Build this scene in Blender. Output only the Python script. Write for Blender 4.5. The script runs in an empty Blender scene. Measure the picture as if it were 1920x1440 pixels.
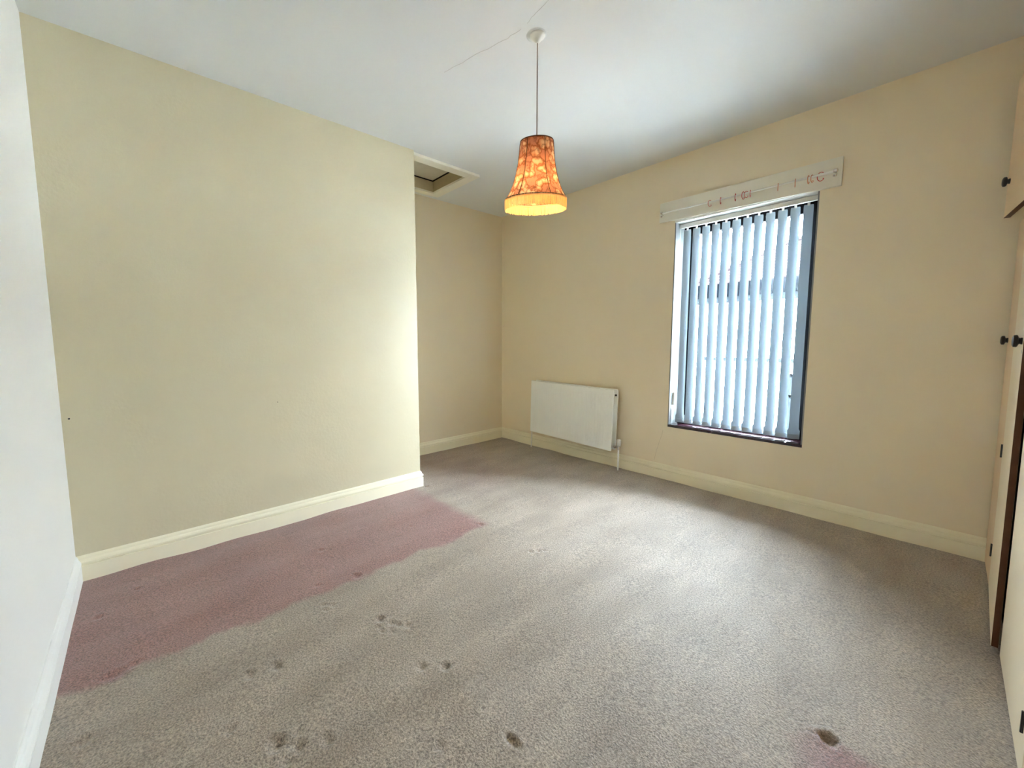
import bpy, bmesh, math, random
import numpy as np
from mathutils import Vector, Matrix
random.seed(7)
S = bpy.context.scene
C = S.collection
PI = math.pi

# ------------------------------------------------------------------ camera
YAW, PITCH, ROLL = .8697, -.0925, -.0063
cam_d = bpy.data.cameras.new('camera')
cam = bpy.data.objects.new('camera', cam_d); C.objects.link(cam)
fw = Vector((-math.sin(YAW)*math.cos(PITCH), math.cos(YAW)*math.cos(PITCH), math.sin(PITCH)))
r0 = Vector((math.cos(YAW), math.sin(YAW), 0)); u0 = r0.cross(fw)
rt = r0*math.cos(ROLL) + u0*math.sin(ROLL); up = -r0*math.sin(ROLL) + u0*math.cos(ROLL)
cam.matrix_world = Matrix(((rt.x, up.x, -fw.x, 2.849), (rt.y, up.y, -fw.y, .1822), (rt.z, up.z, -fw.z, 1.234), (0, 0, 0, 1)))
cam_d.sensor_width = 36; cam_d.sensor_fit = 'HORIZONTAL'
cam_d.lens = 745.7258/1920*36
cam_d.shift_x = 66.83/1920; cam_d.shift_y = -11.01/1920
cam_d.clip_start = .02; cam_d.clip_end = 200
S.camera = cam

# ------------------------------------------------------------------ sky, light, exposure
W = bpy.data.worlds.new('sky'); S.world = W; W.use_nodes = True
wn = W.node_tree.nodes; wn['Background'].inputs[0].default_value = (.755, .87, 1, 1)
wn['Background'].inputs[1].default_value = 108.0
# window portal only guides the sky light through the opening
pd = bpy.data.lights.new('window_portal', 'AREA'); pd.shape = 'RECTANGLE'; pd.size = .95; pd.size_y = 1.8
pd.cycles.is_portal = True
po = bpy.data.objects.new('window_portal', pd); C.objects.link(po)
po.location = (1.766, 4.02, 1.35); po.rotation_euler = (-PI/2, 0, 0)
S.view_settings.view_transform = 'Standard'; S.view_settings.look = 'None'
S.view_settings.gamma = 1; S.view_settings.use_curve_mapping = False
S.view_settings.exposure = 1.0
S.cycles.max_bounces = 14; S.cycles.diffuse_bounces = 10; S.cycles.transmission_bounces = 8
S.cycles.transparent_max_bounces = 16; S.cycles.glossy_bounces = 4
S.cycles.sample_clamp_indirect = 60.0
S.cycles.use_denoising = True

# ------------------------------------------------------------------ dimensions
H = 2.75; D = 3.6877; Y0 = -.14; YB = 1.95; XA = -.80; XF = 3.056; XR = 3.66
WX0, WX1, WZ0, WZ1 = 1.300, 2.232, .476, 2.222      # window opening
TH = .26

# ------------------------------------------------------------------ materials
def srgb(r, g, b):
    f = lambda c: (c/255/12.92) if c/255 <= .04045 else ((c/255+.055)/1.055)**2.4
    return (f(r), f(g), f(b), 1)
def mat(name, col, rough=.6, metal=0., bump=0., bscale=60., var=0., vscale=3., spec=.3, detail=6):
    m = bpy.data.materials.new(name); m.use_nodes = True
    nt = m.node_tree; n = nt.nodes; L = nt.links; b = n['Principled BSDF']
    b.inputs['Base Color'].default_value = col; b.inputs['Roughness'].default_value = rough
    b.inputs['Metallic'].default_value = metal; b.inputs['Specular IOR Level'].default_value = spec
    tc = n.new('ShaderNodeTexCoord')
    if var:
        t = n.new('ShaderNodeTexNoise'); t.inputs['Scale'].default_value = vscale; t.inputs['Detail'].default_value = 5
        L.new(tc.outputs['Object'], t.inputs['Vector'])
        mx = n.new('ShaderNodeMix'); mx.data_type = 'RGBA'
        mx.inputs[6].default_value = tuple(c*(1-var) for c in col[:3])+(1,)
        mx.inputs[7].default_value = tuple(min(1, c*(1+var)) for c in col[:3])+(1,)
        L.new(t.outputs['Fac'], mx.inputs[0]); L.new(mx.outputs[2], b.inputs['Base Color'])
    if bump:
        t = n.new('ShaderNodeTexNoise'); t.inputs['Scale'].default_value = bscale; t.inputs['Detail'].default_value = detail
        L.new(tc.outputs['Object'], t.inputs['Vector'])
        bp = n.new('ShaderNodeBump'); bp.inputs['Strength'].default_value = bump; bp.inputs['Distance'].default_value = .004
        L.new(t.outputs['Fac'], bp.inputs['Height']); L.new(bp.outputs[0], b.inputs['Normal'])
    return m

M = {}
M['wall'] = mat('cream_wallpaper', (.64, .575, .40, 1), .42, bump=.30, bscale=55, var=.04, vscale=2.2, spec=.5)
M['wall_plain'] = mat('cream_paint', (.83, .73, .545, 1), .7, bump=.12, bscale=40, var=.04, vscale=1.7, spec=.2)
M['wall_lit'] = mat('window_lit_wallpaper', (.84, .835, .80, 1), .5, bump=.25, bscale=55, var=.02, spec=.5)  # window brightness put into the colour of the left wall
M['ceiling'] = mat('ceiling_paint', (.715, .73, .72, 1), .85, bump=.08, bscale=25, var=.03, vscale=1.5, spec=.15)
M['skirting'] = mat('cream_gloss', (.88, .82, .62, 1), .35, bump=.05, bscale=20, var=.03, vscale=6, spec=.45)
M['white_paint'] = mat('white_gloss', (.85, .85, .82, 1), .35, bump=.03, bscale=20)
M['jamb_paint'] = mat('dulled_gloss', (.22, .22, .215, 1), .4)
M['off_white'] = mat('off_white_board', (.80, .77, .66, 1), .5, var=.04, vscale=8)
M['radiator'] = mat('radiator_enamel', (.88, .89, .83, 1), .35, spec=.45)
M['plastic'] = mat('white_plastic', (.80, .79, .74, 1), .35, spec=.5)
M['chrome'] = mat('chrome', (.75, .73, .70, 1), .15, metal=1)
M['brass_dark'] = mat('dark_metal', (.02, .018, .018, 1), .35, spec=.5)
M['black'] = mat('gap_shade_black', (.02, .017, .015, 1), .9)  # near-black colour standing in for the shade inside gaps
M['frame'] = mat('dark_frame', (.0035, .0033, .004, 1), .6, spec=.04)
M['sill'] = mat('maroon_tile', (.030, .008, .012, 1), .25, var=.2, vscale=20, spec=.6)
M['door'] = mat('cream_door', (.76, .575, .375, 1), .5, bump=.05, bscale=30, var=.03, vscale=4)
M['white_door'] = mat('pale_door', (.82, .71, .52, 1), .5, bump=.05, bscale=30, var=.03, vscale=4)
M['brown'] = mat('brown_wood', (.115, .042, .014, 1), .6, bump=.1, bscale=80, var=.3, vscale=18)
M['hatch_wood'] = mat('hatch_wood', (.54, .45, .27, 1), .6, var=.12, vscale=12)
M['hatch_panel'] = mat('hatch_panel', (.58, .54, .44, 1), .8, var=.06, vscale=12)
M['hook_red'] = mat('red_plastic', (.55, .06, .05, 1), .35)
M['hook_orange'] = mat('orange_plastic', (.62, .20, .07, 1), .35)
M['grime'] = mat('crack_grime', (.48, .46, .41, 1), .9)
M['brick_white'] = mat('white_render', (.85, .85, .83, 1), .9)
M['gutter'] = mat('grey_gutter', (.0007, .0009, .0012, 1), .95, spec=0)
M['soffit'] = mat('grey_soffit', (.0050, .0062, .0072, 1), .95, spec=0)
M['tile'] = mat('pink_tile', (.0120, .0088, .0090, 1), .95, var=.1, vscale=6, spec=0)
M['outside'] = mat('paving', (.35, .34, .32, 1), .9)
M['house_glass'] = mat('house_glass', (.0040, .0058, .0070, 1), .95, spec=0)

def glass_mat():
    m = bpy.data.materials.new('window_glass'); m.use_nodes = True
    n = m.node_tree.nodes; L = m.node_tree.links; n.clear()
    o = n.new('ShaderNodeOutputMaterial'); t = n.new('ShaderNodeBsdfTransparent'); g = n.new('ShaderNodeBsdfGlossy')
    g.inputs['Roughness'].default_value = .02; t.inputs[0].default_value = (.94, .96, .96, 1)
    fr = n.new('ShaderNodeFresnel'); fr.inputs['IOR'].default_value = 1.22
    x = n.new('ShaderNodeMixShader')
    L.new(fr.outputs[0], x.inputs[0]); L.new(t.outputs[0], x.inputs[1]); L.new(g.outputs[0], x.inputs[2]); L.new(x.outputs[0], o.inputs[0])
    return m
M['glass'] = glass_mat()

def translucent(name, col, frac, tcol=None):
    m = bpy.data.materials.new(name); m.use_nodes = True
    n = m.node_tree.nodes; L = m.node_tree.links; n.clear()
    o = n.new('ShaderNodeOutputMaterial'); d = n.new('ShaderNodeBsdfDiffuse'); t = n.new('ShaderNodeBsdfTranslucent')
    d.inputs[0].default_value = col; t.inputs[0].default_value = tcol or col
    x = n.new('ShaderNodeMixShader'); x.inputs[0].default_value = frac
    L.new(d.outputs[0], x.inputs[1]); L.new(t.outputs[0], x.inputs[2]); L.new(x.outputs[0], o.inputs[0])
    return m, n, L, d, t
M['slat'] = translucent('blind_fabric', (.32, .36, .385, 1), .0065, (.32, .50, .68, 1))[0]
M['fringe'] = translucent('fringe_thread', (.88, .74, .42, 1), .45, (1, .80, .42, 1))[0]

def shade_mat():
    m, n, L, d, t = translucent('floral_fabric', (.7, .5, .35, 1), .24)
    tc = n.new('ShaderNodeTexCoord')
    ns = n.new('ShaderNodeTexNoise'); ns.inputs['Scale'].default_value = 9; ns.inputs['Detail'].default_value = 3
    L.new(tc.outputs['Object'], ns.inputs['Vector'])
    mxv = n.new('ShaderNodeMix'); mxv.data_type = 'RGBA'; mxv.inputs[0].default_value = .12
    L.new(tc.outputs['Object'], mxv.inputs[6]); L.new(ns.outputs['Color'], mxv.inputs[7])
    v = n.new('ShaderNodeTexVoronoi'); v.inputs['Scale'].default_value = 26; L.new(mxv.outputs[2], v.inputs['Vector'])
    r = n.new('ShaderNodeValToRGB'); r.color_ramp.elements[0].position = .25; r.color_ramp.elements[0].color = srgb(226, 196, 150)
    e = r.color_ramp.elements.new(.42); e.color = srgb(205, 148, 104)
    e = r.color_ramp.elements.new(.52); e.color = srgb(150, 92, 58)
    r.color_ramp.elements[-1].position = .62; r.color_ramp.elements[-1].color = srgb(196, 138, 104)
    L.new(v.outputs['Distance'], r.inputs[0])
    n2 = n.new('ShaderNodeTexNoise'); n2.inputs['Scale'].default_value = 14; n2.inputs['Detail'].default_value = 4
    L.new(tc.outputs['Object'], n2.inputs['Vector'])
    r2 = n.new('ShaderNodeValToRGB'); r2.color_ramp.elements[0].position = .46; r2.color_ramp.elements[0].color = (0, 0, 0, 1)
    r2.color_ramp.elements[1].position = .5; r2.color_ramp.elements[1].color = (1, 1, 1, 1)
    e = r2.color_ramp.elements.new(.54); e.color = (0, 0, 0, 1)
    L.new(n2.outputs['Fac'], r2.inputs[0])
    mx = n.new('ShaderNodeMix'); mx.data_type = 'RGBA'; mx.inputs[7].default_value = srgb(128, 84, 62)
    k = n.new('ShaderNodeMath'); k.operation = 'MULTIPLY'; k.inputs[1].default_value = .7
    L.new(r2.outputs[0], k.inputs[0]); L.new(k.outputs[0], mx.inputs[0]); L.new(r.outputs[0], mx.inputs[6])
    L.new(mx.outputs[2], d.inputs[0]); L.new(mx.outputs[2], t.inputs[0])
    return m
M['shade'] = shade_mat()
M['cordm'] = mat('old_flex', (.30, .24, .19, 1), .6)
M['piping'] = mat('brown_piping', (.12, .06, .03, 1), .8)

def bulb_mat():
    m = bpy.data.materials.new('lit_bulb'); m.use_nodes = True
    b = m.node_tree.nodes['Principled BSDF']
    b.inputs['Emission Color'].default_value = (1, .62, .28, 1); b.inputs['Emission Strength'].default_value = 12
    return m
M['bulb'] = bulb_mat()

def carpet_mat():
    m = bpy.data.materials.new('carpet'); m.use_nodes = True
    nt = m.node_tree; n = nt.nodes; L = nt.links; b = n['Principled BSDF']
    b.inputs['Roughness'].default_value = .5; b.inputs['Specular IOR Level'].default_value = .6
    b.inputs['Sheen Weight'].default_value = .30; b.inputs['Sheen Roughness'].default_value = .35; b.inputs['Sheen Tint'].default_value = (.95, .97, 1, 1)
    tc = n.new('ShaderNodeTexCoord'); sp = n.new('ShaderNodeSeparateXYZ')
    # wobble the edges of the unfaded patches
    wob = n.new('ShaderNodeTexNoise'); wob.inputs['Scale'].default_value = 7; wob.inputs['Detail'].default_value = 6
    L.new(tc.outputs['Object'], wob.inputs['Vector'])
    wm = n.new('ShaderNodeVectorMath'); wm.operation = 'MULTIPLY_ADD'; wm.inputs[1].default_value = (.16, .16, .1)
    L.new(wob.outputs['Color'], wm.inputs[0]); L.new(tc.outputs['Object'], wm.inputs[2])
    L.new(wm.outputs[0], sp.inputs[0])
    def band(out, a, bb, s):                         # 1 inside a..bb, soft edge s
        r1 = n.new('ShaderNodeMapRange'); r1.inputs[1].default_value = a-s; r1.inputs[2].default_value = a+s
        r2 = n.new('ShaderNodeMapRange'); r2.inputs[1].default_value = bb-s; r2.inputs[2].default_value = bb+s
        r2.inputs[3].default_value = 1; r2.inputs[4].default_value = 0
        L.new(out, r1.inputs[0]); L.new(out, r2.inputs[0])
        k = n.new('ShaderNodeMath'); k.operation = 'MULTIPLY'; L.new(r1.outputs[0], k.inputs[0]); L.new(r2.outputs[0], k.inputs[1])
        return k.outputs[0]
    def mul(p, q):
        k = n.new('ShaderNodeMath'); k.operation = 'MULTIPLY'; L.new(p, k.inputs[0]); L.new(q, k.inputs[1]); return k.outputs[0]
    o = .08
    p1 = mul(band(sp.outputs[0], -1+o, .93+o, .02), band(sp.outputs[1], -1, 1.88+o, .05))
    p2 = mul(band(sp.outputs[0], 2.66+o, 2.84+o, .05), band(sp.outputs[1], 1.2, 1.73+o, .03))
    p3 = mul(band(sp.outputs[0], -1, .45, .2), band(sp.outputs[1], 2.15, 2.95, .3))
    ad = n.new('ShaderNodeMath'); ad.operation = 'MAXIMUM'; L.new(p1, ad.inputs[0]); L.new(p2, ad.inputs[1])
    k3 = n.new('ShaderNodeMath'); k3.operation = 'MULTIPLY'; k3.inputs[1].default_value = .35; L.new(p3, k3.inputs[0])
    ad2 = n.new('ShaderNodeMath'); ad2.operation = 'MAXIMUM'; L.new(ad.outputs[0], ad2.inputs[0]); L.new(k3.outputs[0], ad2.inputs[1])
    # blotches
    bl = n.new('ShaderNodeTexNoise'); bl.inputs['Scale'].default_value = 4; bl.inputs['Detail'].default_value = 5
    mp = n.new('ShaderNodeMapping'); mp.inputs['Scale'].default_value = (1.6, .5, 1); mp.inputs['Rotation'].default_value = (0, 0, -.25)
    L.new(tc.outputs['Object'], mp.inputs['Vector']); L.new(mp.outputs[0], bl.inputs['Vector'])
    fac = n.new('ShaderNodeMapRange'); fac.inputs[1].default_value = .3; fac.inputs[2].default_value = .7
    L.new(bl.outputs['Fac'], fac.inputs[0])
    A = n.new('ShaderNodeMix'); A.data_type = 'RGBA'; A.inputs[6].default_value = CARP[0]; A.inputs[7].default_value = CARP[1]
    P = n.new('ShaderNodeMix'); P.data_type = 'RGBA'; P.inputs[6].default_value = CARP[2]; P.inputs[7].default_value = CARP[3]
    L.new(fac.outputs[0], A.inputs[0]); L.new(fac.outputs[0], P.inputs[0])
    X = n.new('ShaderNodeMix'); X.data_type = 'RGBA'
    L.new(ad2.outputs[0], X.inputs[0]); L.new(A.outputs[2], X.inputs[6]); L.new(P.outputs[2], X.inputs[7])
    # tufts
    t = n.new('ShaderNodeTexNoise'); t.inputs['Scale'].default_value = 150; t.inputs['Detail'].default_value = 3; t.inputs['Roughness'].default_value = .7
    L.new(tc.outputs['Object'], t.inputs['Vector'])
    tr = n.new('ShaderNodeMapRange'); tr.inputs[1].default_value = .32; tr.inputs[2].default_value = .68
    tr.inputs[3].default_value = .38; tr.inputs[4].default_value = 1.62
    L.new(t.outputs['Fac'], tr.inputs[0])
    V = n.new('ShaderNodeVectorMath'); V.operation = 'SCALE'
    L.new(X.outputs[2], V.inputs[0]); L.new(tr.outputs[0], V.inputs['Scale']); L.new(V.outputs[0], b.inputs['Base Color'])
    bp = n.new('ShaderNodeBump'); bp.inputs['Strength'].default_value = .8; bp.inputs['Distance'].default_value = .006
    L.new(t.outputs['Fac'], bp.inputs['Height']); L.new(bp.outputs[0], b.inputs['Normal'])
    return m
CARP = [(.275, .216, .163, 1), (.380, .312, .244, 1), (.250, .122, .104, 1), (.305, .166, .145, 1)]
M['carpet'] = carpet_mat()

# ------------------------------------------------------------------ mesh helpers
class MB:
    def __init__(s): s.v = []; s.f = []
    def add(s, vs, fs):
        o = len(s.v); s.v += [tuple(v) for v in vs]; s.f += [tuple(i+o for i in f) for f in fs]; return s
    def box(s, a, b):
        (x0, y0, z0), (x1, y1, z1) = a, b
        return s.add([(x0,y0,z0),(x1,y0,z0),(x1,y1,z0),(x0,y1,z0),(x0,y0,z1),(x1,y0,z1),(x1,y1,z1),(x0,y1,z1)],
                     [(3,2,1,0),(4,5,6,7),(0,1,5,4),(1,2,6,5),(2,3,7,6),(3,0,4,7)])
    def bevbox(s, a, b, r=.003):
        # box with chamfered long edges: octagonal-ish via bmesh
        bm = bmesh.new(); t = MB().box(a, b)
        vs = [bm.verts.new(v) for v in t.v]
        for f in t.f: bm.faces.new([vs[i] for i in f])
        bmesh.ops.bevel(bm, geom=list(bm.edges), offset=r, segments=2, affect='EDGES', profile=.6)
        bm.verts.ensure_lookup_table()
        for i, v in enumerate(bm.verts): v.index = i
        s.add([v.co[:] for v in bm.verts], [[v.index for v in f.verts] for f in bm.faces]); bm.free(); return s
    def tube(s, pts, r, n=10, closed=False, cap=True):
        pts = [Vector(p) for p in pts]; N = len(pts); rr = r if isinstance(r, (list, tuple)) else [r]*N
        vs = []; ref = None
        for i, p in enumerate(pts):
            if closed: d = pts[(i+1) % N]-pts[i-1]
            else: d = pts[min(i+1, N-1)]-pts[max(i-1, 0)]
            d.normalize()
            if ref is None: ref = Vector((0, 0, 1)) if abs(d.z) < .9 else Vector((1, 0, 0))
            a = d.cross(ref).normalized(); b = a.cross(d).normalized(); ref = b
            for k in range(n):
                t = 2*PI*k/n; vs.append(p+a*math.cos(t)*rr[i]+b*math.sin(t)*rr[i])
        fs = []
        for i in range(N if closed else N-1):
            j = (i+1) % N
            for k in range(n): fs.append((i*n+k, i*n+(k+1) % n, j*n+(k+1) % n, j*n+k))
        if cap and not closed: fs += [tuple(range(n-1, -1, -1)), tuple((N-1)*n+k for k in range(n))]
        return s.add(vs, fs)
    def lathe(s, prof, c=(0, 0, 0), axis='z', n=32, mats=None):
        # prof: list of (r, h)
        vs = []
        for r, h in prof:
            for k in range(n):
                t = 2*PI*k/n; a, b = r*math.cos(t), r*math.sin(t)
                p = {'z': (a, b, h), 'x': (h, a, b), 'y': (b, h, a)}[axis]
                vs.append((p[0]+c[0], p[1]+c[1], p[2]+c[2]))
        fs = []
        for i in range(len(prof)-1):
            for k in range(n): fs.append((i*n+k, i*n+(k+1) % n, (i+1)*n+(k+1) % n, (i+1)*n+k))
        if prof[0][0] > 1e-5: fs.append(tuple(range(n-1, -1, -1)))
        if prof[-1][0] > 1e-5: fs.append(tuple((len(prof)-1)*n+k for k in range(n)))
        return s.add(vs, fs)
    def build(s, name, m, parent=None, org=None, smooth=False, loc=None, rot=None):
        me = bpy.data.meshes.new(name)
        o_ = Vector(org) if org is not None else Vector((0, 0, 0))
        me.from_pydata([tuple(Vector(v)-o_) for v in s.v], [], s.f); me.update()
        bm = bmesh.new(); bm.from_mesh(me); bmesh.ops.remove_doubles(bm, verts=bm.verts, dist=1e-6)
        bmesh.ops.recalc_face_normals(bm, faces=bm.faces); bm.to_mesh(me); bm.free()
        if smooth:
            me.polygons.foreach_set('use_smooth', [True]*len(me.polygons))
            me.set_sharp_from_angle(angle=math.radians(40))
        me.materials.append(m if not isinstance(m, str) else M[m])
        o = bpy.data.objects.new(name, me); C.objects.link(o)
        if parent is not None: o.parent = parent
        if loc is not None: o.location = loc
        if rot is not None: o.rotation_euler = rot
        return o
def thing(name, label, cat, loc=(0, 0, 0), rot=(0, 0, 0), group=None):
    o = bpy.data.objects.new(name, None); C.objects.link(o); o.location = loc; o.rotation_euler = rot
    o.empty_display_size = .1
    return tag(o, label, cat, group)
def tag(o, label=None, cat=None, group=None, kind=None):
    if label: o['label'] = label
    if cat: o['category'] = cat
    if group: o['group'] = group
    if kind: o['kind'] = kind
    return o
def struct(name, mb, m, label, parent=None, **k):
    o = mb.build(name, m, parent, **k)
    if parent is None: tag(o, label, k.get('cat'), kind='structure')
    return o

# ------------------------------------------------------------------ the room shell
# floor: fitted carpet, a fine grid with the furniture dents pressed in
dents = [(.893,1.867,.022,.016,.006),(.909,.986,.022,.02,.007),(1.03,.77,.014,.014,.004),(1.06,.80,.014,.014,.004),(1.075,.765,.012,.012,.004),
 (1.285,.925,.018,.018,.007),(1.34,.955,.016,.014,.006),(1.37,.975,.014,.012,.006),(1.40,1.0,.014,.014,.006),(1.33,.90,.012,.012,.005),
 (1.36,.90,.014,.010,.005),(1.39,.93,.014,.010,.005),(1.633,.925,.018,.018,.008),(1.693,.995,.018,.018,.008),
 (1.245,.42,.02,.016,.007),(1.268,.505,.022,.018,.007),(2.058,.985,.03,.012,.009),(1.443,.324,.016,.016,.008),
 (1.59,.425,.024,.022,.009),(1.645,.475,.022,.018,.008),(1.665,.44,.016,.02,.007),(1.682,.55,.02,.016,.007),(1.60,.49,.014,.014,.006),
 (1.923,.809,.018,.014,.005),(2.69,1.738,.02,.02,.016),(1.345,1.86,.014,.012,.005),(1.37,1.90,.014,.012,.005),(1.39,1.93,.012,.012,.004),
 (.52,.93,.016,.014,.004),(.913,.03,.02,.03,.007),(.90,.09,.018,.02,.005),(.451,-.035,.016,.016,.006),(.05,1.985,.02,.02,.006),(.6,1.5,.014,.014,.003),
 (1.19,-.03,.02,.02,.007),(.30,.10,.014,.014,.004),(.86,.80,.014,.014,.004)]
def build_floor():
    st = .0085
    xs = np.arange(-.80, 3.70, st); ys = np.arange(Y0-.02, D+.02, st)
    X, Y = np.meshgrid(xs, ys); Z = np.zeros_like(X)
    for (x, y, a, b, d) in dents:
        rr = ((X-x)/a)**2+((Y-y)/b)**2
        rr *= 1+.45*np.sin(230*X+3*y*50)*np.sin(190*Y+x*40)+.25*np.sin(410*(X-Y))
        Z -= 1.25*d*np.exp(-rr**1.5)
        Z += .32*d*np.exp(-((np.sqrt(rr)-1.55)**2)/.12)
    # a few soft ripples left by the vacuum cleaner and shuffled pile
    Z += .0012*np.sin((X*.95+Y*.25)*19+1.5*np.sin(Y*2.1))
    rs = np.random.RandomState(3)
    for _ in range(60):
        a = rs.rand()*6.28; k = 4+rs.rand()*16
        Z += .00035*np.sin(k*(X*np.cos(a)+Y*np.sin(a))+rs.rand()*6)
    # roll the carpet edge down along the walls
    n, m_ = X.shape
    co = np.stack([X, Y, Z], -1).reshape(-1, 3)
    i = np.arange((n-1)*(m_-1)); r = i//(m_-1); c = i % (m_-1); a = r*m_+c
    f = np.stack([a, a+1, a+m_+1, a+m_], -1).astype(np.int32)
    me = bpy.data.meshes.new('floor')
    me.vertices.add(len(co)); me.vertices.foreach_set('co', co.ravel().astype(np.float32))
    me.loops.add(f.size); me.loops.foreach_set('vertex_index', f.ravel())
    me.polygons.add(len(f)); me.polygons.foreach_set('loop_start', np.arange(0, f.size, 4, dtype=np.int32))
    me.update(calc_edges=True); me.polygons.foreach_set('use_smooth', [True]*len(f))
    me.materials.append(M['carpet'])
    o = bpy.data.objects.new('floor', me); C.objects.link(o)
    tag(o, 'worn beige-grey fitted carpet with a darker pink unfaded area beside the left wall', kind='structure')
    return o
build_floor()
struct('floor_slab', MB().box((XA-.3, Y0-.3, -.25), (XR+.1, D+TH, -.03)), 'outside', 'solid floor under the carpet')

# ceiling with the hatch hole
HX0, HX1, HY0, HY1 = -.645, -.105, 1.99, 2.575
cb = MB()
cb.box((XA-.3, Y0-.3, H), (XR+.1, HY0, H+.16)); cb.box((XA-.3, HY1, H), (XR+.1, D+TH, H+.16))
cb.box((XA-.3, HY0, H), (HX0, HY1, H+.16)); cb.box((HX1, HY0, H), (XR+.1, HY1, H+.16))
ceil = struct('ceiling', cb, 'ceiling', 'white painted plaster ceiling with a fine crack by the lamp')
def ribbon(pts, w, z, name, m, parent, t=.0006):
    mb = MB(); P = [Vector(p) for p in pts]
    for i in range(len(P)-1):
        d = (P[i+1]-P[i]).normalized(); nn = Vector((-d.y, d.x))*w/2
        q = [P[i]-nn, P[i+1]-nn, P[i+1]+nn, P[i]+nn]
        mb.add([(v.x, v.y, z-t) for v in q]+[(v.x, v.y, z+.0005) for v in q], [(0,1,2,3),(7,6,5,4),(0,4,5,1),(1,5,6,2),(2,6,7,3),(3,7,4,0)])
    return mb.build(name, m, parent)
rng = random.Random(2)
def jag(pts, n=5, a=.004):
    out = []
    for p, q in zip(pts, pts[1:]):
        for k in range(n):
            t = k/n; out.append((p[0]+(q[0]-p[0])*t+rng.uniform(-a, a), p[1]+(q[1]-p[1])*t+rng.uniform(-a, a)))
    return out+[pts[-1]]
ribbon(jag([(.90,1.60),(.959,1.613),(1.135,1.65),(1.293,1.693),(1.40,1.705)]), .0012, H, 'crack', 'grime', ceil)
ribbon(jag([(1.44,1.70),(1.53,1.684),(1.62,1.675),(1.80,1.66)]), .0012, H, 'crack', 'grime', ceil)

def quadslab(p, thick_dir):
    pass
# near-left wall, the window's opposite
struct('wall_left', MB().box((XA-.3, Y0-.2, -.03), (XR+.1, Y0, H)), 'wall_lit', 'cream textured wall at the far left of the room, window light in its colour')
# deep projecting block in the middle (breast) with textured paper
struct('wall_middle', MB().box((XA-.001, Y0, -.03), (0, YB, H)), 'wall', 'cream embossed wallpapered wall projecting into the room')
struct('wall_alcove', MB().box((XA-.3, Y0, -.03), (XA, D, H)), 'wall_plain', 'cream painted wall at the back of the recess')
wb = MB()
wb.box((XA-.3, D, -.03), (WX0, D+TH, H)); wb.box((WX1, D, -.03), (XR+.1, D+TH, H))
wb.box((WX0, D, -.03), (WX1, D+TH, WZ0)); wb.box((WX0, D, WZ1), (WX1, D+TH, H))
wwall = struct('wall_window', wb, 'wall_plain', 'beige painted wall around the window')
struct('wall_right', MB().box((XR, Y0, -.03), (XR+.1, D, H)), 'wall_plain', 'cream wall behind the wardrobe')
# old filler seams in the wallpaper near the window
def wall_line(pts, w, name='seam'):
    mb = MB()
    for (a, b) in zip(pts, pts[1:]):
        dx, dz = b[0]-a[0], b[1]-a[1]; l = math.hypot(dx, dz); nx, nz = -dz/l*w/2, dx/l*w/2
        q = [(a[0]-nx, a[1]-nz), (b[0]-nx, b[1]-nz), (b[0]+nx, b[1]+nz), (a[0]+nx, a[1]+nz)]
        mb.add([(x, D-.0005, z) for x, z in q]+[(x, D+.0005, z) for x, z in q], [(0,1,2,3),(7,6,5,4),(0,4,5,1),(1,5,6,2),(2,6,7,3),(3,7,4,0)])
    return mb.build(name, 'seam', wwall)
M['seam'] = mat('seam_crack', (.60, .52, .37, 1), .9)  # darker tone of the wallpaper crack line
wall_line([(1.262,.44),(1.255,.40),(1.225,.30),(1.205,.22),(1.192,.15)], .002)

# skirting boards -------------------------------------------------
SK = [(0, 0), (.020, 0), (.020, .084), (.012, .0865), (.012, .0905), (.0205, .094), (.0205, .103), (.017, .112), (.011, .118), (.009, .128), (.004, .137), (0, .137)]
def skirt(name, pts, label, m='skirting'):
    # pts: plan polyline; the profile is offset to the LEFT of travel; mitred
    P = [Vector(p) for p in pts]; rows = []
    for i, p in enumerate(P):
        dirs = []
        if i > 0: dirs.append((P[i]-P[i-1]).normalized())
        if i < len(P)-1: dirs.append((P[i+1]-P[i]).normalized())
        ns = [Vector((-d.y, d.x)) for d in dirs]
        n = sum(ns, Vector((0, 0)))/len(ns)
        n = n/(n.length_squared)
        rows.append([(p.x+n.x*d, p.y+n.y*d, z-.004) for d, z in SK])
    K = len(SK); mb = MB(); vs = [v for r in rows for v in r]; fs = []
    for i in range(len(P)-1):
        for k in range(K): fs.append((i*K+k, i*K+(k+1) % K, (i+1)*K+(k+1) % K, (i+1)*K+k))
    fs += [tuple(range(K)), tuple((len(P)-1)*K+k for k in range(K))[::-1]]
    mb.add(vs, fs)
    return struct(name, mb, m, label)
skirt('baseboard_left', [(0.0, Y0), (XF+.3, Y0)], 'white moulded skirting board along the left wall', 'white_paint')
skirt('baseboard_middle', [(XA, YB), (0, YB), (0, Y0+.0)], 'cream moulded skirting board along the projecting papered wall')
skirt('baseboard_alcove', [(XA, D), (XA, YB)], 'cream moulded skirting board in the recess')
skirt('baseboard_window', [(XF+.002, D), (XA, D)], 'cream moulded skirting board under the window and radiator')

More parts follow.
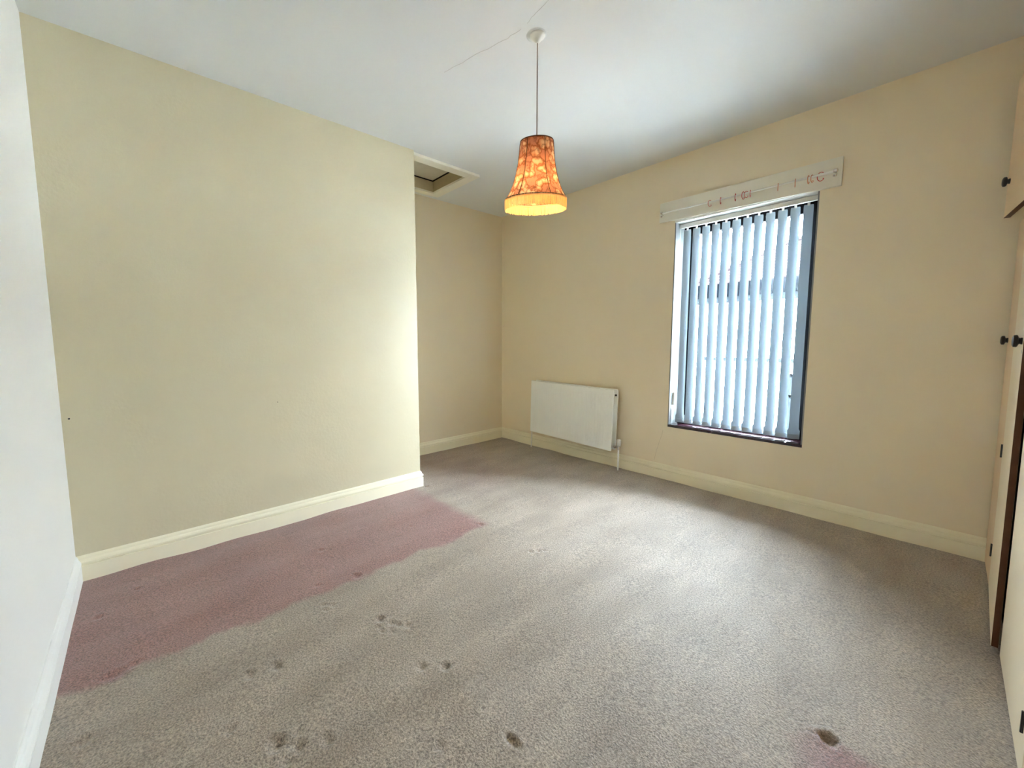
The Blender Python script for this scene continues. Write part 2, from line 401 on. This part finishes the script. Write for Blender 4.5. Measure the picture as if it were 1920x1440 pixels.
# ------------------------------------------------------------------ window_1
win = bpy.data.objects.new('window_1', None); C.objects.link(win); win.location = ((WX0+WX1)/2, D, WZ0)
tag(win, 'tall window with dark frame and maroon tiled sill', kind='structure')
WO = win.location
fy0, fy1 = D+.165, D+.225
fr = MB()
fr.bevbox((WX0, fy0, WZ0+.02), (WX0+.092, fy1, WZ1), .004); fr.bevbox((WX1-.090, fy0, WZ0+.02), (WX1, fy1, WZ1), .004)
fr.bevbox((WX0+.05, fy0, WZ1-.098), (WX1-.05, fy1, WZ1), .004); fr.bevbox((WX0+.05, fy0, WZ0+.02), (WX1-.05, fy1, WZ0+.075), .004)
fo = fr.build('window_frame', 'frame', win, WO)
MB().box((WX0+.05, D+.19, WZ0+.07), (WX1-.05, D+.194, WZ1-.09)).build('pane', 'glass', win, WO)
sl = MB().bevbox((WX0, D-.003, WZ0-.001), (WX1, fy0+.01, WZ0+.020), .0025)
sl.build('window_sill', 'sill', win, WO, smooth=True)
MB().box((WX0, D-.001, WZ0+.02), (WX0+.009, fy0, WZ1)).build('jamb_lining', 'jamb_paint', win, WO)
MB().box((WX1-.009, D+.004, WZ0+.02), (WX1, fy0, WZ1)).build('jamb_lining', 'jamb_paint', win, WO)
MB().box((WX0, D-.004, WZ1-.010), (WX1, fy0, WZ1+.010)).build('head_lining', 'white_paint', win, WO)
mb = MB().bevbox((2.165, D+.035, WZ0+.02), (2.20, D+.075, WZ0+.032), .002)

# ------------------------------------------------------------------ vertical blind
bx0, bx1 = 1.337, 2.192; by = D+.085
blind = thing('vertical_blind', 'vertical blind of twelve pale blue-white fabric slats hanging in the window', 'blind', ((bx0+bx1)/2, by, WZ1-.01))
BO = blind.location
hr = MB().bevbox((WX0+.012, by-.024, 2.178), (WX1-.012, by+.020, 2.206), .003)
head = hr.build('headrail', 'plastic', blind, BO)
lip = MB().bevbox((WX0+.012, by-.026, 2.172), (WX1-.012, by-.021, 2.182), .001).build('headrail_lip', 'plastic', blind, BO)
pitch = (bx1-bx0-.058)/11
zt, zb = 2.158, WZ0+.036
def slat_mesh():
    # local frame: origin at top centre, width along x, cup towards -y
    mb = MB(); nx = 8
    def row(w, cup, z): return [((k/nx-.5)*w, -cup*(1-(2*k/nx-1)**2), z) for k in range(nx+1)]
    zs = [(0, .048, .0003), (-.004, .053, .0005), (-.02, .055, .001), (-.15, .055, .0018), (-.6, .056, .002), (-1.1, .056, .002),
          (zb-zt+.15, .056, .002), (zb-zt+.075, .060, .0015), (zb-zt+.062, .072, .001), (zb-zt+.012, .072, .0005), (zb-zt, .070, .0003)]
    rows = [row(w, c, z) for z, w, c in zs]; vs = [v for r in rows for v in r]; n = nx+1; fs = []
    for i in range(len(rows)-1):
        for k in range(nx): fs.append((i*n+k, i*n+k+1, (i+1)*n+k+1, (i+1)*n+k))
    # thin second skin
    o = len(vs); vs2 = [(x, y+.0007, z) for x, y, z in vs]; fs2 = [tuple(i+o for i in f[::-1]) for f in fs]
    return mb.add(vs, fs)
sm = slat_mesh()
slat0 = None
for i in range(12):
    x = bx0+.029+pitch*i
    a = math.radians([14, 15, 17, 17, 16, 18, 17, 16, 18, 17, 16, 15][i])
    loc = (x-BO.x, 0, zt-BO.z)
    if slat0 is None:
        slat0 = sm.build('slat', 'slat', blind, smooth=True); s = slat0
        hk = MB().bevbox((-.007, -.003, -.006), (.007, .003, .016), .001)
        hk.tube([(0, 0, .014), (0, 0, .024)], .003, 8)
        h0 = hk.build('slat_hanger', 'plastic', slat0)
        w0 = MB().bevbox((-.034, -.0018, zb-zt+.004), (.034, .0018, zb-zt+.034), .0008).build('bottom_weight', 'slat', slat0)
    else:
        s = slat0.copy(); C.objects.link(s); s.parent = blind
        for ch in (h0, w0):
            c2 = ch.copy(); C.objects.link(c2); c2.parent = s
    s.location = loc; s.rotation_euler = (0, 0, a + (math.radians(6) if i == 11 else 0))
# bottom link chain, sagging between the weights
def bead_chain(yo):
    mb = MB()
    for i in range(11):
        xa = bx0+.029+pitch*i+.031; xb = xa+pitch-.062
        for k in range(4):
            t = k/3; mb.lathe([(.0, -.0016), (.0016, 0), (0, .0016)], (xa+(xb-xa)*t, by+yo, zb+.028-.012*math.sin(PI*t)), n=6)
        mb.tube([(xa+(xb-xa)*t/4, by+yo, zb+.028-.012*math.sin(PI*t/4)) for t in range(5)], .0008, 5)
    return mb
tag(bead_chain(-.012).build('bead_chain', 'plastic', blind, BO), kind='stuff'); tag(bead_chain(.012).build('bead_chain', 'plastic', blind, BO), kind='stuff')
# pull cord and its holder on the left jamb
pc = MB().tube([(1.316, by-.012, 2.17), (1.314, by-.02, 1.6), (1.318, by-.018, 1.0), (1.316, by-.015, .80)], .0014, 6)
pc.build('pull_cord', 'plastic', blind, BO)
MB().bevbox((WX0+.0095, by-.040, .665), (WX0+.030, by-.005, .775), .003).build('cord_weight', 'plastic', blind, BO, smooth=True)

# ------------------------------------------------------------------ curtain board, rod, hooks
pb = MB()
q = [(1.172, 2.236), (2.340, 2.210), (2.340, 2.390), (1.176, 2.394)]
bm_y0, bm_y1 = D-.020, D
pb.add([(x, bm_y0, z) for x, z in q]+[(x, bm_y1, z) for x, z in q], [(0,1,2,3),(7,6,5,4),(0,4,5,1),(1,5,6,2),(2,6,7,3),(3,7,4,0)])
board = pb.build('curtain_board', 'off_white'); 
bv = board.modifiers.new('b', 'BEVEL'); bv.width = .002; bv.segments = 2
tag(board, 'off-white painted board fixed to the wall above the window', 'board')
rod = thing('curtain_rod', 'thin white telescopic curtain rod in front of the board above the window', 'curtain rod', (1.76, D-.045, 2.30))
RO = rod.location; ry = D-.045
rz = lambda x: 2.303-.004*(x-1.2)
MB().tube([(1.205, ry, rz(1.205)), (1.7, ry, rz(1.7)-.001), (2.20, ry, rz(2.2))], 0.0058, 10).build('rod_inner_tube', 'plastic', rod, RO, smooth=True)
MB().tube([(2.185, ry, rz(2.185)), (2.186, ry, rz(2.186)), (2.31, ry, rz(2.31))], .0085, 12).build('rod_outer_tube', 'plastic', rod, RO, smooth=True)
for x, s_ in ((1.203, 1.0), (2.312, 1.3)):
    b = MB().lathe([(0, -.010*s_), (.009*s_, -.009*s_), (.0105*s_, -.004*s_), (.0105*s_, .006*s_), (.006*s_, .009*s_), (0, .009*s_)], (x, ry, rz(x)+.004), 'x', 20)
    b.tube([(x, ry, rz(x)-.004), (x+.002, D-.021, rz(x)-.012)], .004, 8)
    b.lathe([(0, -.028), (.006*s_, -.0265), (.0095*s_, -.020), (.0075*s_, -.013), (0, -.011)], (x-.004, ry+.004, rz(x)-.004), 'z', 20)
    b.build('chrome_bracket', 'chrome', rod, RO, smooth=True)
hookdefs = [(1.573, 'red', 62, .9), (1.652, 'red', 96, .9), (1.751, 'red', 98, 1), (1.799, 'red', 74, 1), (1.818, 'red', 50, .85), (1.846, 'red', 100, .9),
            (2.011, 'orange', 104, .95), (2.106, 'orange', 102, 1), (2.175, 'orange', 86, 1), (2.193, 'orange', 74, .9), (2.233, 'red', 8, 1.05)]
HL = ['red plastic curtain hook on the rod, farthest left one above the window',
      'thin red curtain hook seen edge-on, second from the left on the rod',
      'slanting red curtain hook, third from the left, just left of the red cluster',
      'bright red curtain hook at the left of the close cluster in the rod\'s middle',
      'bright red curtain hook overlapping its left neighbour in the close cluster',
      'thin red curtain hook just right of the close red cluster on the rod',
      'lone orange curtain hook, first one right of the rod\'s long empty stretch',
      'orange curtain hook alone midway between the lone one and the orange pair',
      'orange curtain hook, left one of the close pair near the rod\'s right end',
      'orange curtain hook, right one of the close pair near the rod\'s right end',
      'open C-shaped red curtain hook, farthest right and widest looking on the rod']
def hook_mesh(mk):
    R = .0265; mb = MB(); pts = []
    for k in range(19):
        t = math.radians(42+k*285/18); pts.append((R*.66*math.cos(t)+.006, 0, R*math.sin(t)-.009))
    mb.tube(pts, .0021, 7); mb.tube([pts[-1], (pts[-1][0]-.006, 0, pts[-1][2]+.003)], [.0026, .0018], 7)
    return mb
hm = {}
for i, (x, colr, ang, sc) in enumerate(hookdefs):
    if colr not in hm:
        o = hook_mesh(colr).build('curtain_hook', 'hook_'+colr, smooth=True); hm[colr] = o
    else: o = hm[colr].copy(); C.objects.link(o)
    rr = .0085 if x > 2.186 else .0042
    o.location = (x, ry, rz(x)-.002); o.rotation_euler = (0, 0, math.radians(ang)); o.scale = (sc, sc, sc)
    tag(o, HL[i], 'curtain hook', 'curtain hooks on the rod above the window')

# ------------------------------------------------------------------ radiator
rad = thing('radiator', 'white double panel radiator on the wall left of the window', 'radiator', (-.166, 3.53, .215), (0, math.radians(1.3), 0))
RW, RH, RD = 1.012, .573, .10
def rad_panel(y, front):
    mb = MB(); n = 30; e = .032; pw = (RW-2*e)/n
    # profile across x: flat rim, pressed flutes
    xs = [(0, .0), (e, .0)]
    for i in range(n):
        a = e+i*pw; xs += [(a+pw*.12, 0), (a+pw*.28, .008), (a+pw*.72, .008), (a+pw*.88, 0)]
    xs += [(RW-e, 0), (RW, 0)]
    zs = [(0, 0), (.035, 0), (.055, 1), (RH-.060, 1), (RH-.042, 0), (RH, 0)]
    vs = []; fs = []; K = len(xs)
    for z, a in zs:
        for x, d in xs: vs.append((x, y+(d*a if front else -d*a), z))
    for j in range(len(zs)-1):
        for k in range(K-1): fs.append((j*K+k, j*K+k+1, (j+1)*K+k+1, (j+1)*K+k))
    mb.add(vs, fs)
    t = .011 if front else -.011
    mb.box((0, min(y+t*.6, y+t), .004), (RW, max(y+t*.6, y+t), RH-.004))
    # rolled rim
    rp = [(0, y+t/2, 0), (RW, y+t/2, 0), (RW, y+t/2, RH), (0, y+t/2, RH)]
    for a, b in zip(rp, rp[1:]+rp[:1]): mb.tube([a, b], abs(t)*.55, 8)
    return mb
rad_panel(0, True).build('front_panel', 'radiator', rad, smooth=True)
rad_panel(RD-.012, False).build('back_panel', 'radiator', rad, smooth=True)
fin = MB(); nf = 40
for i in range(nf):
    x = .10+i*(RW-.2)/(nf-1); fin.box((x-.0006, .014, .06), (x+.0006, RD-.028, RH-.06))
tag(fin.build('convector_fins', 'radiator', rad), kind='stuff')
for x in (.02, RW-.034):
    for z in (.028, RH-.045): MB().tube([(x+.007, .008, z), (x+.007, RD-.022, z)], .013, 12).build('connecting_tube', 'radiator', rad, smooth=True)
MB().lathe([(.0, 0), (.010, 0), (.010, .010), (.006, .014), (0, .014)], (RW-.001, .045, RH-.045), 'x', 16).build('bleed_plug', 'brass_dark', rad, smooth=True)
tv = MB().lathe([(.012, 0), (.0185, .006), (.0195, .016), (.0165, .02), (.0195, .024), (.0205, .055), (.017, .066), (0, .068)], (RW+.045, .065, .040), 'z', 24)
MBv = tv.build('thermostatic_valve', 'plastic', rad, smooth=True)
vb = MB().tube([(RW-.005, .065, .028), (RW+.045, .065, .028)], .009, 12); vb.lathe([(.011, 0), (.011, .03)], (RW+.045, .065, .010), 'z', 8)
vb.lathe([(.013, -.006), (.013, .006)], (RW+.012, .065, .028), 'x', 6)
vb.build('valve_body', 'chrome', MBv)
p1 = MB().tube([(RW+.045, .065, .012), (RW+.045+.003, .065, -.15), (RW+.050, .063, -.240)], .0075, 12); p1.build('pipe', 'plastic', rad, smooth=True)
p2 = MB().tube([(.0, .065, .028), (-.03, .065, .026), (-.038, .066, .012), (-.039, .068, -.10), (-.042, .068, -.222)], .0075, 12); p2.build('pipe', 'plastic', rad, smooth=True)
for x in (.16, RW-.16): MB().box((x-.015, RD-.008, .05), (x+.015, D-3.53-.0015, RH-.05)).build('wall_bracket', 'radiator', rad)

# ------------------------------------------------------------------ loft hatch
hat = thing('loft_hatch', 'pale framed loft hatch in the ceiling of the recess', 'hatch', ((HX0+HX1)/2, (HY0+HY1)/2, H))
HO = hat.location
fx0, fx1, fyy0, fyy1, ft = -.700, -.024, 1.952, 2.664, .022
for a, b in (((fx0, HY1-.01, H-ft), (fx1, fyy1, H)), ((HX1-.01, fyy0, H-ft), (fx1, HY1-.0105, H)), ((fx0, fyy0, H-ft), (HX0+.01, HY1-.0105, H)), ((HX0+.0105, fyy0, H-ft), (HX1-.0105, HY0+.01, H))):
    MB().bevbox(a, b, .0025).build('frame_board', 'off_white', hat, HO)
t = .012; zt_ = H+.094
for a, b in (((HX0, HY1-t, H-.004), (HX1, HY1, zt_)), ((HX0, HY0, H-.004), (HX1, HY0+t, zt_)), ((HX0, HY0+t, H-.004), (HX0+t, HY1-t, zt_)), ((HX1-t, HY0+t, H-.004), (HX1, HY1-t, zt_))):
    MB().box(a, b).build('lining_board', 'hatch_wood', hat, HO)
MB().bevbox((HX0+t+.013, HY0+t+.013, H+.10), (HX1-t-.013, HY1-t-.013, H+.112), .002).build('hatch_panel', 'hatch_panel', hat, HO)
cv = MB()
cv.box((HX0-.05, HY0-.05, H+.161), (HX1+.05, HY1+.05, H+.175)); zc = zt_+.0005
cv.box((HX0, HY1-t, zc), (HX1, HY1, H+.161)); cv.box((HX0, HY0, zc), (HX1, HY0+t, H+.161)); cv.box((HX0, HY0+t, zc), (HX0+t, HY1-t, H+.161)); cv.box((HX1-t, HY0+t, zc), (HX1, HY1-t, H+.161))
cv.build('gap_shade_cover', 'black', hat, HO)  # added: lid keeps light out, black sides paint shade into the panel gap

# ------------------------------------------------------------------ pendant lamp
LX, LY = 1.427, 1.795
lamp = thing('pendant_lamp', 'lit bell-shaped floral fabric lampshade with golden fringe hanging from the ceiling', 'lamp', (LX, LY, H))
LO = lamp.location
MB().lathe([(.0, 0), (.038, 0), (.038, -.006), (.035, -.012), (.024, -.018), (.018, -.028), (.011, -.036), (.004, -.040), (0, -.040)], (0, 0, 0), 'z', 32).build('ceiling_rose', 'plastic', lamp, smooth=True)
ds = MB().lathe([(.020, 0), (.050, -.0005), (.047, -.003), (.040, -.005)], (-.006, -.002, 0), 'z', 24)
ds.build('old_rose_mark', 'ceiling', lamp, smooth=True)
ZS = 2.245   # top of the shade
MB().tube([(0, 0, -.040), (0, 0, ZS-H-.06)], .0027, 8).build('cord', 'cordm' if 'cordm' in M else 'plastic', lamp, smooth=True)
tilt = math.radians(7.5)
away = Vector((-math.sin(YAW-.03), math.cos(YAW-.03), 0))         # bottom of the shade hangs slightly away
axis = Vector((away.y, -away.x, 0))
Rm = Matrix.Rotation(tilt, 4, axis)
sp_ = [(.082, 0), (.084, -.012), (.087, -.05), (.093, -.10), (.103, -.15), (.118, -.20), (.136, -.24), (.158, -.275)]
def spn(ang, k): return None
def shade_surface():
    mb = MB(); n = 96; vs = []
    for r, h in sp_:
        for k in range(n):
            t = 2*PI*k/n; u = (k % 16)/16.0; r_ = r*(1-.020*math.sin(PI*u)); vs.append((r_*math.cos(t), r_*math.sin(t), h))
    fs = [(i*n+k, i*n+(k+1) % n, (i+1)*n+(k+1) % n, (i+1)*n+k) for i in range(len(sp_)-1) for k in range(n)]
    return mb.add(vs, fs)
base_ang = math.atan2(-away.y, -away.x)
shade = shade_surface().build('shade', 'shade', lamp, smooth=True)
seam_off = base_ang+math.radians(21)
shade.matrix_local = Matrix.Translation((0, 0, ZS-H)) @ Rm @ Matrix.Rotation(seam_off, 4, 'Z')
for k in range(6):
    t = 2*PI*k/6; MB().tube([((r+.001)*math.cos(t), (r+.001)*math.sin(t), h) for r, h in sp_], .0018, 6).build('seam_piping', 'piping', shade, smooth=True)
for r, h in ((.082, 0), (.158, -.275)):
    MB().tube([(r*math.cos(2*PI*k/64), r*math.sin(2*PI*k/64), h) for k in range(64)], .0025, 6, closed=True).build('rim_trim', 'piping', shade, smooth=True)
fg = MB(); rf = random.Random(5); nf = 420
for k in range(nf):
    t = 2*PI*k/nf+rf.uniform(-.004, .004); r = .1585+rf.uniform(-.001, .0015); L_ = .052+rf.uniform(-.004, .004); dt = rf.uniform(-.01, .01)
    p = [(r*math.cos(t), r*math.sin(t), -.275), ((r+.001)*math.cos(t+dt/2), (r+.001)*math.sin(t+dt/2), -.275-L_/2), (r*math.cos(t+dt), r*math.sin(t+dt), -.275-L_)]
    fg.tube(p, .00125, 4, cap=False)
tag(fg.build('fringe', 'fringe', shade), kind='stuff')
br = MB().tube([((.1575)*math.cos(2*PI*k/64), .1575*math.sin(2*PI*k/64), -.280) for k in range(64)], .0035, 6, closed=True).build('fringe_braid', 'fringe', shade, smooth=True)
ca = MB()
for k in range(3):
    t = 2*PI*k/3+.4; ca.tube([(.018*math.cos(t), .018*math.sin(t), -.065), (.082*math.cos(t), .082*math.sin(t), -.002)], .0012, 6)
ca.build('shade_spokes', 'brass_dark', shade)
hd = MB().lathe([(.006, -.045), (.014, -.055), (.018, -.07), (.018, -.11), (.015, -.115), (0, -.115)], (0, 0, 0), 'z', 20).build('lamp_holder', 'plastic', shade, smooth=True)
MB().lathe([(.0, -.114), (.014, -.116), (.016, -.13), (.026, -.155), (.030, -.175), (.026, -.195), (.014, -.207), (0, -.210)], (0, 0, 0), 'z', 24).build('bulb', 'bulb', shade, smooth=True)
ll = bpy.data.lights.new('bulb_light', 'POINT'); ll.energy = 2.3; ll.color = (1, .66, .34); ll.shadow_soft_size = .03
lo = bpy.data.objects.new('bulb_light', ll); C.objects.link(lo); lo.parent = shade; lo.location = (0, 0, -.228)

# ------------------------------------------------------------------ wardrobe
LEAN = -math.radians(.42)
wr = thing('wardrobe', 'cream built-in wardrobe along the right wall with one door ajar', 'wardrobe', (XF, 0, 0), (0, LEAN, 0))
dz0, dz1 = .012, 1.815
YW1 = D-.006; HY = 3.335; Y2 = 2.665; 
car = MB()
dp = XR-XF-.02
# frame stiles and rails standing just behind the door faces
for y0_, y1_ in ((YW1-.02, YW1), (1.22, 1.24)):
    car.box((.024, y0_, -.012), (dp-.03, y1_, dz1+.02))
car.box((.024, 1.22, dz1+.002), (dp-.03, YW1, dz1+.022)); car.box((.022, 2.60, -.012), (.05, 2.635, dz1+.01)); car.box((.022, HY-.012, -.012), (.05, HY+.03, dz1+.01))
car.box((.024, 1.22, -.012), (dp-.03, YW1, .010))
car.build('carcass', 'black', wr)  # coloured black so the shade in the door gaps is painted in
def knob(parent, x, y, z, s=1.0):
    k = MB().lathe([(0, .004), (.013*s, .003), (.013*s, -.003), (.011*s, -.006), (.014*s, -.009), (.0215*s, -.011), (.0235*s, -.014), (.0225*s, -.021), (.016*s, -.024), (0, -.025)], (0, 0, 0), 'x', 24)
    o = k.build('knob', 'brass_dark', parent, smooth=True); o.location = (x, y, z); return o
def hinge(parent, x, y, z):
    h = MB().box((x-.0025, y-.006, z-.03), (x, y+.006, z+.03)); h.tube([(x-.003, y, z-.032), (x-.003, y, z+.032)], .003, 8)
    return h.build('hinge', 'brass_dark', parent)
# door nearest the window: closed, hinge on its near side
d1 = MB().bevbox((0, 0, dz0), (.019, YW1-HY-.018, dz1), .002).build('door', 'door', wr, loc=(0, HY+.002, 0))
knob(d1, 0, YW1-HY-.05, 1.222)
for z in (.19, .69): hinge(d1, 0, -.002, z)
# middle door, ajar: hinged beside the first, its free edge sticks out; bare brown edge
d2 = bpy.data.objects.new('door', None)
wid = HY-.002-2.700
md = MB().bevbox((0, -wid, dz0), (.019, 0, dz1), .0015).build('door', 'white_door' if 'white_door' in M else 'door', wr, loc=(0, HY-.002, 0), rot=(0, 0, -math.radians(1.75)))
bpy.data.objects.remove(d2)
MB().box((.0012, -wid-.0012, dz0+.001), (.0185, -wid+.0005, dz1-.001)).build('bare_edge', 'brown', md)
knob(md, 0, -wid+.045, 1.222)
MB().box((-.002, -wid+.012, 1.175), (0, -wid+.022, 1.19)).build('catch', 'chrome', md)
# near doors, closed
d3 = MB().bevbox((0, 0, dz0), (.019, .69, dz1), .002).build('door', 'white_door', wr, loc=(0, 1.955, 0))
knob(d3, 0, .05, 1.222)
for z in (.165, .9, 1.6): hinge(d3, 0, .045, z)
d4 = MB().bevbox((0, 0, dz0), (.019, .70, dz1), .002).build('door', 'door', wr, loc=(0, 1.248, 0))
knob(d4, 0, .65, 1.222)
# overhead cupboards
oh = thing('overhead_cupboard', 'cream overhead cupboard above the wardrobe with its end door ajar', 'cupboard', (XF+.006, 0, 1.85), (0, 0, 0))
oz1 = .66
oc = MB()
oc.box((.0, YW1-.02, 0), (dp-.05, YW1, oz1+.2)); oc.box((.0, 1.22, 0), (dp-.05, 1.24, oz1+.2)); oc.box((.0, 1.24, 0), (dp-.05, YW1-.02, .018)); oc.box((.0, 1.24, oz1+.002), (.02, YW1-.02, oz1+.22)); oc.box((dp-.06, 1.24, .018), (dp-.05, YW1-.02, oz1+.2))
oc.build('carcass', 'door', oh)
ow = .56
od = MB().bevbox((-.019, 0, -.004), (0, ow, oz1), .002).build('door', 'door', oh, loc=(-.002, YW1-.065-ow, 0), rot=(0, 0, math.radians(5.4)))
kk = knob(od, -.019, ow-.05, .165)
MB().box((-.0195, .0, -.0055), (0.001, ow, -.0035)).build('bottom_edge', 'brown', od)
od2 = MB().bevbox((-.019, 0, -.004), (0, ow*1.0, oz1), .002).build('door', 'door', oh, loc=(-.002, YW1-.075-2*ow, 0))
knob(od2, -.019, .05, .165)
od3 = MB().bevbox((-.019, 0, -.004), (0, ow*1.0, oz1), .002).build('door', 'door', oh, loc=(-.002, YW1-.085-3*ow, 0))
knob(od3, -.019, ow-.05, .165)

# ------------------------------------------------------------------ small marks on the papered wall
nl = MB().lathe([(.0012, -.01), (.0012, .010), (.003, .0105), (.003, .012), (0, .0125)], (0, 0, 0), 'x', 10).build('nail', 'brass_dark', smooth=True)
nl.location = (0, .858, .842); tag(nl, 'small nail in the middle of the projecting papered wall', 'nail')
n2 = nl.copy(); C.objects.link(n2); n2.location = (0, -.112, .857); n2.scale = (.8, 1.5, 1.5); tag(n2, 'small dark screw in the papered wall beside the left corner', 'screw')
n2.name = 'screw'

# ------------------------------------------------------------------ outside
struct('ground', MB().box((-25, D+TH+.3, -3.2), (30, 40, -3.0)), 'outside', 'paved ground outside the window')
ho = thing('house', 'white rendered house with pinkish tiled roof seen through the blind', 'house', (2.5, 11.45, -3.0))
HOo = ho.location; hy = 11.45; hx0, hx1 = -1.35, 9.0
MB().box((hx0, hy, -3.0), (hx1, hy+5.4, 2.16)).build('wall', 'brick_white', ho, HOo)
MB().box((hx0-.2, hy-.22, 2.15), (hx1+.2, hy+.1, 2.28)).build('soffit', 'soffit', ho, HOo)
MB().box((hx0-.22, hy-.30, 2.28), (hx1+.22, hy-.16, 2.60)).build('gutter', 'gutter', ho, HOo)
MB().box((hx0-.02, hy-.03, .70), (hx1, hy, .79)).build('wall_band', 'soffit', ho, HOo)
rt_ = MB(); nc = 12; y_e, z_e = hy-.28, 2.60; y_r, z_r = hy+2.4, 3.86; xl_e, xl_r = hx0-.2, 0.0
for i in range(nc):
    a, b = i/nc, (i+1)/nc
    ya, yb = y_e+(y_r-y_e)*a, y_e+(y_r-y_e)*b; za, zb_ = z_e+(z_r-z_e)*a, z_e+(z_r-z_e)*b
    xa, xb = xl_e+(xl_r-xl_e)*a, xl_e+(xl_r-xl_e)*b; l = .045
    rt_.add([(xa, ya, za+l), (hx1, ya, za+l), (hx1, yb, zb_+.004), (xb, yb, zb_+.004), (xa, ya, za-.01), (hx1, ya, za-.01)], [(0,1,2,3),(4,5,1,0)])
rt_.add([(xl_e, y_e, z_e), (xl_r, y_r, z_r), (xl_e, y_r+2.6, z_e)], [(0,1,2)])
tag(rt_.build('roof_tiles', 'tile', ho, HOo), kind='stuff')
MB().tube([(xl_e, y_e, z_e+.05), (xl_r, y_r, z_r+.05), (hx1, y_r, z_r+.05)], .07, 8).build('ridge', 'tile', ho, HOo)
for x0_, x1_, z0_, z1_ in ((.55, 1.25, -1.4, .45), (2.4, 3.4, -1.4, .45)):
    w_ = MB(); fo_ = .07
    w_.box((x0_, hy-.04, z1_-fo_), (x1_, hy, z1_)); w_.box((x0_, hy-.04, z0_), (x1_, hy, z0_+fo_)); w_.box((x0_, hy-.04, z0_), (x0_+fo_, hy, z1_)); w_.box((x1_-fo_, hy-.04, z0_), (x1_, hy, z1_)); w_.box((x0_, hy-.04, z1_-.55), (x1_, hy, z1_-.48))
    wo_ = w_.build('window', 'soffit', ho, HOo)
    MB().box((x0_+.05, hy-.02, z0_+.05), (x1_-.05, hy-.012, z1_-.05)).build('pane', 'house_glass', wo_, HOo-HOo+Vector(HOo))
